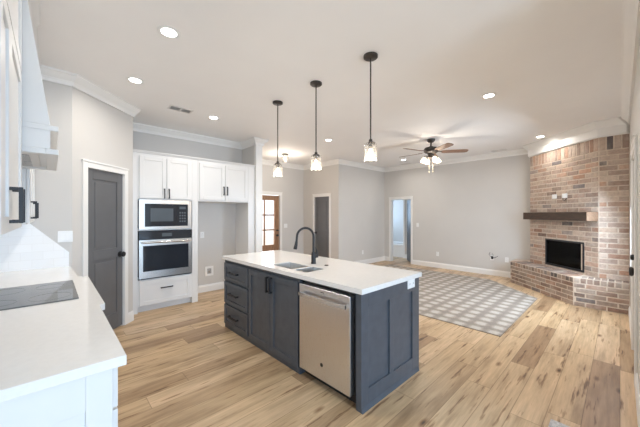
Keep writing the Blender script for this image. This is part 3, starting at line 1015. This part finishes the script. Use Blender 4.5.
mb = MB()
mb.prism([(RX, 1.297), (0.212, 1.297), (0.212, 2.12), (0.240, 2.14), (0.240, 3.17), (0.176, 3.24), (0.150, 3.92), (0.14, 3.936), (RX, 3.936)], 0.8755, 0.914)
tag(mb.build('range_worktop', 'quartz', None, 0.003), 'long white quartz worktop along the range wall carrying the cooktop', 'worktop')
t = thing('cooktop', 'black ceramic glass cooktop set on the white range worktop', 'cooktop', (-0.1, 2.71, 0.914))
MB().box(-0.355, 0.132, 2.37, 3.045, 0.914, 0.921).build('glass_top', 'cooktop', t, 0.002)
for (cx, cy, r) in ((-0.23, 2.53, 0.08), (-0.23, 2.88, 0.10), (0.0, 2.53, 0.10), (0.0, 2.88, 0.075)):
    MB().lathe([(r, 0), (r + 0.003, 0), (r + 0.003, 0.0006), (r, 0.0006)], (cx, cy, 0.921), 32, False).build('burner_ring', 'greyglass', t)
# white tile splashback: wall piece and tapering side piece
mb = MB(); mb.box(RX - 0.003, RX + 0.006, 1.30, 3.925, 0.9145, 1.785)
tag(mb.build('tiled_splashback', 'tile'), 'white tiled splashback on the range wall below the hood', 'splashback')
mb = MB(frame((0, 3.938), (1, 0), (0, -1)))
pts = [(RX + .007, 0.9145), (0.14, 0.9145), (0.14, 1.06), (-0.148, 1.368), (RX + .007, 1.368)]
mb.hull([(p[0], 0.0, p[1]) for p in pts], [(p[0], 0.010, p[1]) for p in pts])
tag(mb.build('side_splashback', 'tile'), 'white side splashback with a slanting top edge by the pantry corner', 'splashback')

FU = frame((-0.13, 0), (0, 1), (1, 0))
def upper(label, y0, y1, doors, nm='wall_cabinet'):
    t = thing(nm, label, 'cabinet', (-0.28, (y0 + y1) / 2, 1.37))
    MB().box(RX, -0.13, y0, y1, 1.375, 2.80).build('body', 'cabinet', t, 0.002)
    for a, b, h in doors:
        d = shaker(MB(FU), a, b, 1.385, 2.19, 0.02, 0.058).build('door', 'cabinet', t, 0.002)
        pull(FU, h, 1.485, 0.135, True, d, r=0.006, out=0.036)
        shaker(MB(FU), a, b, 2.205, 2.76, 0.02, 0.058).build('upper_door', 'cabinet', t, 0.002)
    cr = sweep([(-0.13, y0), (-0.13, y1)], [(-d, z) for d, z in crown(CEIL - 0.001, 0.10, 0.06)], 0, 1)
    cr.build('crown', 'cabinet', t)
    return t


upper('white wall cabinet with a long black pull nearest the viewer above the worktop end', 1.30, 2.19, [(1.305, 1.605, 1.55), (1.612, 2.185, 1.66)])
upper('white wall cabinet with a black pull between the range hood and the pantry corner', 3.01, 3.93, [(3.02, 3.46, 3.10), (3.47, 3.92, 3.52)])

t = thing('range_hood', 'white tapered range hood with two ledge mouldings above the cooktop', 'range hood', (-0.2, 2.6, 1.79))
h0, h1 = 2.20, 3.0
mb = MB()
mb.hull([(RX, h0, 1.95), (0.0, h0, 1.95), (0.0, h1, 1.95), (RX, h1, 1.95)], [(RX, h0, 2.80), (-0.115, h0, 2.80), (-0.115, h1, 2.80), (RX, h1, 2.80)])
mb.build('chimney', 'cabinet', t, 0.002)
mb = MB(); mb.box(RX, 0.0, h0, h1, 1.818, 1.92)
mb.build('apron', 'cabinet', t, 0.002)
mb = MB(); mb.box(RX, 0.034, h0 - 0.0, h1 + 0.0, 1.92, 1.95)
mb.build('upper_ledge', 'cabinet', t, 0.003)
mb = MB()
mb.box(-0.02, 0.034, h0, h1, 1.788, 1.818).box(RX, -0.38, h0, h1, 1.788, 1.818).box(-0.38, -0.02, h0, h0 + 0.04, 1.788, 1.818).box(-0.38, -0.02, h1 - 0.04, h1, 1.788, 1.818)
mb.build('lower_ledge', 'cabinet', t, 0.003)
MB().box(-0.38, -0.02, h0 + 0.04, h1 - 0.04, 1.806, 1.818).build('underside', 'cabinet', t)
f = MB().box(-0.34, -0.05, 2.30, 2.90, 1.794, 1.806).build('filter_insert', 'vent', t, 0.003)
MB().box(-0.31, -0.09, 2.34, 2.58, 1.790, 1.794).build('filter', 'grille', f)
MB().box(-0.31, -0.09, 2.62, 2.86, 1.790, 1.794).build('filter', 'grille', f)
sweep([(-0.115, h0), (-0.115, h1)], [(-d, z) for d, z in crown(CEIL - 0.001, 0.115, 0.065)], 0, 1).build('crown', 'cabinet', t)

# ------------------------------------------------------------------ fireplace
BRICKS = [(0.38, 0.22, 0.15), (0.47, 0.28, 0.19), (0.32, 0.19, 0.135), (0.48, 0.36, 0.28), (0.40, 0.28, 0.215), (0.27, 0.185, 0.145), (0.53, 0.42, 0.34), (0.35, 0.25, 0.20), (0.45, 0.33, 0.255)]
DARKB = [(0.10, 0.085, 0.085), (0.16, 0.12, 0.11), (0.20, 0.17, 0.17)]
brng = random.Random(11)


def brick_faces(jobs, name, parent, tone=1.0, pale=0.0):
    """individual bricks proud of a mortar bed, each with a colour of its own"""
    bm = bmesh.new()
    lay = bm.loops.layers.float_color.new('brick_colour')
    def one(u0, u1, z0, z1, d0, d1, dark=0.05):
        c = brng.choice(DARKB) if brng.random() < dark else brng.choice(BRICKS)
        k = brng.uniform(0.8, 1.15) * tone
        w = brng.uniform(0.0, pale) ** 1.2
        c = tuple(a * k * (1 - w) + b * w for a, b in zip(c, (0.60, 0.50, 0.42))) + (1,)
        j = brng.uniform(-0.001, 0.001)
        d1 += j
        e = 0.003
        a = [(u0, d0, z0), (u1, d0, z0), (u1, d0, z1), (u0, d0, z1)]
        b = [(u0, d1 - e, z0), (u1, d1 - e, z0), (u1, d1 - e, z1), (u0, d1 - e, z1)]
        t = [(u0 + e, d1, z0 + e), (u1 - e, d1, z0 + e), (u1 - e, d1, z1 - e), (u0 + e, d1, z1 - e)]
        vs = [[bm.verts.new(F @ Vector(p)) for p in q] for q in (a, b, t)]
        fs = [bm.faces.new(vs[2])]
        for q, w in ((0, 1), (1, 2)):
            for i in range(4):
                fs.append(bm.faces.new((vs[q][i], vs[q][(i + 1) % 4], vs[w][(i + 1) % 4], vs[w][i])))
        for f in fs:
            for l in f.loops:
                l[lay] = c
    for F, kind, u0, u1, z0, z1, holes in jobs:
        if kind == 'running':
            ch, bl, g = 0.0785, 0.235, 0.017
            n = max(1, round((z1 - z0) / ch)); ch = (z1 - z0) / n
            for i in range(n):
                za, zb = z0 + i * ch + g / 2, z0 + (i + 1) * ch - g / 2
                u = u0 - (bl * 0.5 if i % 2 else 0) - 0.0
                while u < u1 - 0.01:
                    a, b = max(u, u0) + g / 2, min(u + bl, u1) - g / 2
                    u += bl
                    if b - a < 0.02:
                        continue
                    segs = [(a, b)]
                    for (ha, hb, hz0, hz1) in holes:
                        if zb <= hz0 + 0.02 or za >= hz1 - 0.02:
                            continue
                        ns = []
                        for s0, s1 in segs:
                            if s1 <= ha or s0 >= hb:
                                ns.append((s0, s1))
                            else:
                                if s0 < ha - 0.02: ns.append((s0, ha - 0.004))
                                if s1 > hb + 0.02: ns.append((hb + 0.004, s1))
                        segs = ns
                    for s0, s1 in segs:
                        one(s0, s1, za, zb, 0.0, 0.006)
        else:
            w, g = 0.0785, 0.016
            n = max(1, round((u1 - u0) / w)); w = (u1 - u0) / n
            for i in range(n):
                one(u0 + i * w + g / 2, u0 + (i + 1) * w - g / 2, z0 + g / 2, z1 - g / 2, 0.0, 0.006, 0.22 if kind == 'rowlock' else 0.08)
    o0 = ORG.get(parent.name)
    bmesh.ops.translate(bm, verts=bm.verts, vec=-o0)
    bmesh.ops.recalc_face_normals(bm, faces=bm.faces)
    me = bpy.data.meshes.new(name); bm.to_mesh(me); bm.free()
    me.materials.append(M['brick'])
    o = bpy.data.objects.new(name, me); COL.objects.link(o); o.parent = parent
    ORG[o.name] = o0
    return o


HZ = 0.45
fpl = thing('fireplace', 'weathered brick corner fireplace with raised brick hearth', 'fireplace', (6.9, 0.8, 0))
S2 = math.sqrt(2)
FD = frame((6.25, 0.23), (1, 1), (-1, 1))
FS = frame((6.25, RW), (0, 1), (-1, 0))
L = 1.07 * S2
TOPZ = CEIL - 0.24
hole = (0.25, 1.085, HZ + 0.035, 0.985)
# masonry body in mortar, with the firebox left open
mb = MB(FD)
mb.box(0, hole[0], -0.30, 0, HZ, CEIL - 0.002).box(hole[1], L, -0.30, 0, HZ, CEIL - 0.002).box(hole[0], hole[1], -0.30, 0, hole[3], CEIL - 0.002).box(hole[0], hole[1], -0.30, 0, HZ, hole[2])
cb = mb.build('chimney_breast', 'mortar', fpl)
mb = MB(); mb.prism([(6.25, RW + .001), (6.6, RW + .001), (6.6, 0.20), (6.47, 0.45), (6.25, 0.229)], HZ, CEIL - 0.002); mb.build('chimney_return', 'mortar', fpl)
mb = MB(); mb.prism([(7.32, 1.299), (XF - .001, 1.299), (XF - .001, 1.0), (7.45, 1.0), (7.10, 1.08)], HZ, CEIL - 0.002); mb.build('chimney_return', 'mortar', fpl)
brick_faces([(FD, 'running', 0, L, HZ, TOPZ - 0.215, [hole]), (FD, 'soldier', 0, L, TOPZ - 0.215, TOPZ, []),
                   ], 'brick_facing', cb, 0.98, 0.62)
brick_faces([(FS, 'running', 0, 0.33, HZ, TOPZ - 0.215, []), (FS, 'soldier', 0, 0.33, TOPZ - 0.215, TOPZ, [])], 'brick_facing', cb, 1.05, 0.85)
# hearth
hp = [(6.05, RW + .001), (6.05, 0.51), (7.155, 1.614), (XF - .001, 1.614), (XF - .001, 1.301), (7.3195, 1.3005), (6.2495, 0.2305), (6.2495, RW + .001)]
mb = MB(); mb.prism(hp, 0.0, HZ)
he = mb.build('hearth', 'mortar', fpl)
FHD = frame((6.05, 0.51), (1, 1), (-1, 1))
FHS = frame((6.05, RW), (0, 1), (-1, 0))
LH = 1.105 * S2
# rowlock caps on the hearth top: rows of bricks laid flat, plus front courses
def flat(fr):
    # local u stays, local z runs back into the hearth, local d points up
    m = fr.copy()
    u, n = m.col[0].copy(), m.col[1].copy()
    r = Matrix.Identity(4)
    r.col[0] = u
    r.col[1] = Vector((0, 0, 1, 0))
    r.col[2] = -n
    r.col[3] = m.col[3] + Vector((0, 0, HZ, 0))
    return r
brick_faces([(FHD, 'running', 0, LH, 0.0, HZ - 0.085, []), (FHD, 'rowlock', 0, LH, HZ - 0.085, HZ, []),
                   (FHS, 'running', 0, 0.61, 0.0, HZ - 0.085, []), (FHS, 'rowlock', 0, 0.61, HZ - 0.085, HZ, []),
                   (flat(FHD), 'soldier', 0.08, LH, 0.0, 0.22, []), (flat(FHS), 'soldier', 0.0, 0.525, 0.0, 0.19, []),
                   (flat(FHD), 'soldier', 0.19, LH, 0.225, 0.335, [])], 'brick_facing', he, 0.72, 0.25)
# firebox
mb = MB(FD)
a, b, zb, zt = hole
mb.box(a, b, -0.30, -0.285, zb, zt).box(a, a + 0.012, -0.285, -0.02, zb, zt).box(b - 0.012, b, -0.285, -0.02, zb, zt).box(a, b, -0.285, -0.02, zb, zb + 0.012).box(a, b, -0.285, -0.02, zt - 0.012, zt)
fb = mb.build('firebox', 'firebox', fpl)
mb = MB(FD)
mb.box(a, b, -0.02, 0.012, zb, zb + 0.035).box(a, b, -0.02, 0.012, zt - 0.03, zt).box(a, a + 0.025, -0.02, 0.012, zb + .035, zt - .03).box(b - 0.025, b, -0.02, 0.012, zb + .035, zt - .03)
mb.build('firebox_frame', 'black', fb, 0.002)
MB(FD).box(a + 0.025, b - 0.025, -0.012, -0.008, zb + 0.035, zt - 0.03).build('glass', 'smoke', fb)
for (ua, da, ub, db, z, r) in ((0.42, -0.10, 0.92, -0.14, zb + 0.08, 0.04), (0.47, -0.20, 0.88, -0.17, zb + 0.09, 0.045), (0.5, -0.12, 0.82, -0.20, zb + 0.155, 0.033)):
    MB(FD).tube([(ua, da, z), ((ua + ub) / 2, (da + db) / 2 + .01, z + .006), (ub, db, z + .012)], [r, r * 1.1, r * 0.9], 9).build('fire_log', 'log', fb, 0, True)
MB(FD).box(0.44, 0.88, -0.16, -0.14, zb + 0.012, zb + 0.040).box(0.44, 0.46, -0.23, -0.07, zb + 0.012, zb + 0.045).box(0.86, 0.88, -0.23, -0.07, zb + 0.012, zb + 0.045).build('log_grate', 'black', fb)

t = thing('mantel_shelf', 'thick dark stained wooden mantel beam with pale end grain on the brick fireplace', 'mantel', (6.9, 0.9, 1.42))
mb = MB(FD); mb.box(0.012, 1.46, 0.008, 0.182, 1.350, 1.490); mb.build('beam', 'beam', t, 0.006)
mb = MB(FD); mb.box(0.0, 0.0115, 0.008, 0.182, 1.350, 1.490); mb.build('end_block', 'endgrain', t, 0.002)['label'] = 'pale end-grain face of the beam'

t = thing('brick_outlet', 'left one of two white outlet boxes on the brick above the mantel', 'outlet', (6.87, 0.85, 1.79), 'outlets on the chimney brick')
MB(FD).box(0.80, 0.90, 0.009, 0.024, 1.745, 1.825).build('plate', 'plastic', t, 0.003)
MB(FD).box(0.82, 0.88, 0.024, 0.026, 1.765, 1.805).build('socket', 'plastic', t)
t = thing('brick_outlet', 'right one of two white outlet boxes above the mantel, with a dark cable hanging below', 'outlet', (6.70, 0.68, 1.79), 'outlets on the chimney brick')
MB(FD).box(0.57, 0.67, 0.009, 0.024, 1.745, 1.825).build('plate', 'plastic', t, 0.003)
MB(FD).tube([(0.66, 0.017, 1.738), (0.64, 0.03, 1.71), (0.60, 0.03, 1.705), (0.58, 0.02, 1.73), (0.575, 0.017, 1.738)], 0.006, 6).build('cable', 'black', t, 0, True)

# ------------------------------------------------------------------ rugs
rg = MB().prism([(3.87, 0.975), (6.07, 0.975), (7.08, 1.985), (7.12, 4.6), (3.87, 4.6)], 0.0005, 0.009).build('area_rug', 'rug')
tag(rg, 'large grey and beige checked area rug with a cut corner before the hearth', 'rug')
tag(MB().box(1.75, 2.56, -0.06, 0.335, 0.0005, 0.010).build('door_mat', 'mat'), 'small pale speckled rug whose corner shows at the bottom picture edge', 'rug')


# ------------------------------------------------------------------ ceiling fixtures
def add_light(name, kind, loc, power, color, size=0.1, parent=None, spread=None):
    d = bpy.data.lights.new(name, kind)
    d.energy = power; d.color = color
    if kind == 'AREA':
        d.shape = 'DISK'; d.size = size
        if spread: d.spread = math.radians(spread)
    else:
        d.shadow_soft_size = size
    o = bpy.data.objects.new(name, d); COL.objects.link(o)
    o.location = loc
    if parent: o.parent = parent
    return o


WARM = (1.0, 0.88, 0.74)
can = thing('recessed_light', 'largest round recessed ceiling light, nearest above the range worktop', 'ceiling light', (0, 0, 0), 'recessed ceiling lights', local=True)
MB().lathe([(0.056, -0.001), (0.082, -0.001), (0.084, -0.005), (0.076, -0.009), (0.056, -0.005), (0.056, -0.001)], (0, 0, 0), 28, False).build('trim_ring', 'plastic', can, 0, True)
MB().lathe([(0.0, -0.001), (0.056, -0.001), (0.056, -0.004), (0.0, -0.004)], (0, 0, 0), 24, False).build('lens', 'lens', can, 0, True)
add_light('lamp', 'AREA', (0, 0, -0.013), 5.0, (1.0, 0.95, 0.88), 0.12, can, 160)
spots = [((0.684, 2.466), None), ((0.665, 3.60), 'round recessed ceiling light in front of the pantry door corner'),
         ((1.77, 4.18), 'round recessed ceiling light above the oven cabinets, right of the white ceiling register'),
         ((3.88, 1.10), 'round recessed ceiling light in the open ceiling between the island and the fireplace'),
         ((6.62, 1.02), 'round recessed ceiling light just in front of the brick chimney'),
         ((3.93, 3.90), 'round recessed ceiling light between the last two pendants and the entry hall'),
         ((6.79, 3.95), 'small recessed ceiling light under the ceiling fan blades near the far doorway')]
for (p, lab) in spots:
    if lab is None:
        can.location = (p[0], p[1], CEIL)
    else:
        q = dup(can, (p[0], p[1], CEIL), 0, lab)
        if (p[1] > 3.4 and p[0] < 2) or p[0] > 6.6:          # cans close to the walls are dimmed
            for ch in q.children:
                if ch.type == 'LIGHT':
                    ch.data = ch.data.copy()
                    ch.data.energy = 3.2

pend = thing('pendant_light', 'first pendant lamp, longest in view, above the dishwasher end of the island', 'pendant light', (0, 0, 0), 'glass pendants over the island', local=True)
MB().lathe([(0.0, 0), (0.065, 0), (0.065, -0.018), (0.058, -0.024), (0.0, -0.026)], (0, 0, -0.001), 24, False).build('canopy', 'bronze', pend, 0, True)
MB().tube([(0, 0, -0.024), (0, 0, -0.775)], 0.0065, 8).build('rod', 'bronze', pend, 0, True)
MB().lathe([(0.0, -0.765), (0.014, -0.765), (0.018, -0.785), (0.040, -0.795), (0.040, -0.812), (0.018, -0.815), (0.018, -0.85), (0.0, -0.85)], (0, 0, 0), 20, False).build('socket_cap', 'bronze', pend, 0, True)
MB().lathe([(0.036, -0.800), (0.056, -0.802), (0.058, -0.81), (0.058, -0.965), (0.055, -0.965), (0.055, -0.812), (0.036, -0.803)], (0, 0, 0), 28, False).build('glass_shade', 'clear', pend, 0, True)
MB().lathe([(0.0, -0.848), (0.013, -0.852), (0.015, -0.87), (0.028, -0.90), (0.030, -0.918), (0.022, -0.938), (0.0, -0.947)], (0, 0, 0), 18, False).build('bulb', 'bulb', pend, 0, True)
add_light('lamp', 'POINT', (0, 0, -0.985), 2, WARM, 0.03, pend)
pend.location = (2.12, 1.565, CEIL)
dup(pend, (2.125, 2.305, CEIL), 0, 'middle one of the three glass pendants, above the sink')
dup(pend, (2.13, 3.04, CEIL), 0, 'pendant lamp above the drawer end of the island, next to the white post')

# entry flush light
t = thing('flush_ceiling_light', 'small glass flush ceiling light in the entry hall before the front door', 'ceiling light', (4.08, 5.52, CEIL))
c = (4.08, 5.52, CEIL)
MB().lathe([(0.0, -0.001), (0.085, -0.001), (0.085, -0.02), (0.05, -0.035), (0.03, -0.05), (0.0, -0.05)], c, 24, False).build('canopy', 'bronze', t, 0, True)
MB().lathe([(0.05, -0.038), (0.075, -0.045), (0.085, -0.09), (0.06, -0.2), (0.057, -0.2), (0.081, -0.09), (0.05, -0.042)], c, 24, False).build('glass_shade', 'clear', t, 0, True)
MB().lathe([(0.0, -0.05), (0.015, -0.055), (0.032, -0.10), (0.02, -0.14), (0.0, -0.145)], c, 16, False).build('bulb', 'bulb', t, 0, True)
add_light('entry_lamp', 'POINT', (4.08, 5.52, CEIL - 0.36), 7, WARM, 0.04)

# ceiling fan
t = thing('ceiling_fan', 'bronze five-blade ceiling fan with lit glass shades over the rug', 'ceiling fan', (5.33, 2.51, CEIL))
c = Vector((5.33, 2.51, CEIL))
MB().lathe([(0.0, -0.001), (0.075, -0.001), (0.072, -0.03), (0.045, -0.06), (0.02, -0.068), (0.0, -0.068)], c, 24, False).build('canopy', 'bronze', t, 0, True)
MB().tube([c + Vector((0, 0, -0.06)), c + Vector((0, 0, -0.15))], 0.014, 10).build('rod', 'bronze', t, 0, True)
MB().lathe([(0.0, -0.13), (0.03, -0.135), (0.06, -0.15), (0.115, -0.165), (0.13, -0.19), (0.13, -0.235), (0.11, -0.26), (0.08, -0.27), (0.055, -0.29), (0.055, -0.335), (0.07, -0.345), (0.07, -0.36), (0.0, -0.365)], c, 28, False).build('motor_housing', 'bronze', t, 0, True)
rt = Vector((math.sin(HEAD), -math.cos(HEAD), 0)); fwv = Vector((math.cos(HEAD), math.sin(HEAD), 0))
ang0 = math.atan2(rt.y, rt.x)
for k in range(5):
    a = ang0 + math.radians(-10 + 72 * k)
    fr = Matrix.Translation(c + Vector((0, 0, -0.245))) @ Matrix.Rotation(a, 4, 'Z') @ Matrix.Rotation(math.radians(-12), 4, 'X')
    mb = MB(fr)
    outline = [(0.20, -0.052), (0.26, -0.060), (0.50, -0.066), (0.62, -0.064), (0.66, -0.045), (0.67, 0.0), (0.66, 0.045), (0.62, 0.064), (0.50, 0.066), (0.26, 0.060), (0.20, 0.052)]
    mb.prism(outline, -0.004, 0.004)
    bl = mb.build('blade', 'blade', t)
    MB(fr).prism([(0.09, -0.018), (0.16, -0.016), (0.24, -0.042), (0.27, 0.0), (0.24, 0.042), (0.16, 0.016), (0.09, 0.018)], 0.0045, 0.009).build('blade_bracket', 'bronze', bl)
for k in range(4):
    a = ang0 + math.radians(6 + 90 * k)
    d = Vector((math.cos(a), math.sin(a), 0))
    e = c + d * 0.125 + Vector((0, 0, -0.335))
    arm = MB().tube([c + d * 0.05 + Vector((0, 0, -0.345)), c + d * 0.095 + Vector((0, 0, -0.33)), e, e + d * 0.006 + Vector((0, 0, -0.03))], [0.009, 0.009, 0.010, 0.02], 8).build('lamp_arm', 'bronze', t, 0, True)
    fr = Matrix.Translation(e + d * 0.004 + Vector((0, 0, -0.025))) @ Matrix.Rotation(a, 4, 'Z') @ Matrix.Rotation(math.radians(-22), 4, 'Y')
    MB(fr).lathe([(0.018, 0.0), (0.03, -0.01), (0.040, -0.04), (0.048, -0.092), (0.044, -0.092), (0.036, -0.04), (0.026, -0.013), (0.0, -0.01)], (0, 0, 0), 16, False).build('lamp_shade', 'frost', arm, 0, True)
for s in (-1, 1):
    p = c + rt * (0.035 * s)
    MB().tube([p + Vector((0, 0, -0.36)), p + Vector((0, 0, -0.62))], 0.0015, 5).lathe([(0.0, 0.01), (0.006, 0.0), (0.005, -0.025), (0.0, -0.03)], p + Vector((0, 0, -0.625)), 8, False).build('pull_chain', 'chain', t, 0, True)
add_light('fan_lamp', 'POINT', c + Vector((0, 0, -0.52)), 7, WARM, 0.10)
add_light('fan_lamp', 'POINT', c + fwv * -0.17 + Vector((0, 0, -0.40)), 0.4, WARM, 0.04)

# registers in the ceiling
vent = thing('ceiling_register', 'white ceiling air register above the oven cabinets', 'vent', (0, 0, 0), 'ceiling air registers', local=True)
MB().box(-0.15, 0.15, -0.085, -0.065, -0.009, -0.001).box(-0.15, 0.15, 0.065, 0.085, -0.009, -0.001).box(-0.15, -0.13, -0.065, 0.065, -0.009, -0.001).box(0.13, 0.15, -0.065, 0.065, -0.009, -0.001).box(-0.008, 0.008, -0.065, 0.065, -0.009, -0.001).build('frame', 'vent', vent, 0.002)
MB().box(-0.13, 0.13, -0.065, 0.065, -0.002, -0.001).build('duct_opening', 'grille', vent)
mb = MB()
for i in range(7):
    y = -0.055 + i * 0.0185
    mb.hull([(-0.13, y - 0.006, -0.008), (0.13, y - 0.006, -0.008), (0.13, y + 0.004, -0.002), (-0.13, y + 0.004, -0.002)], [(-0.13, y - 0.004, -0.008), (0.13, y - 0.004, -0.008), (0.13, y + 0.006, -0.002), (-0.13, y + 0.006, -0.002)])
mb.build('louvre', 'vent', vent)
vent.location = (1.30, 4.165, CEIL)
dup(vent, (7.36, 1.88, CEIL), math.pi / 2, 'ceiling air register near the far wall beside the chimney crown')
dup(vent, (7.38, 4.23, CEIL), math.pi / 2, 'ceiling air register near the far doorway, left of the ceiling fan')
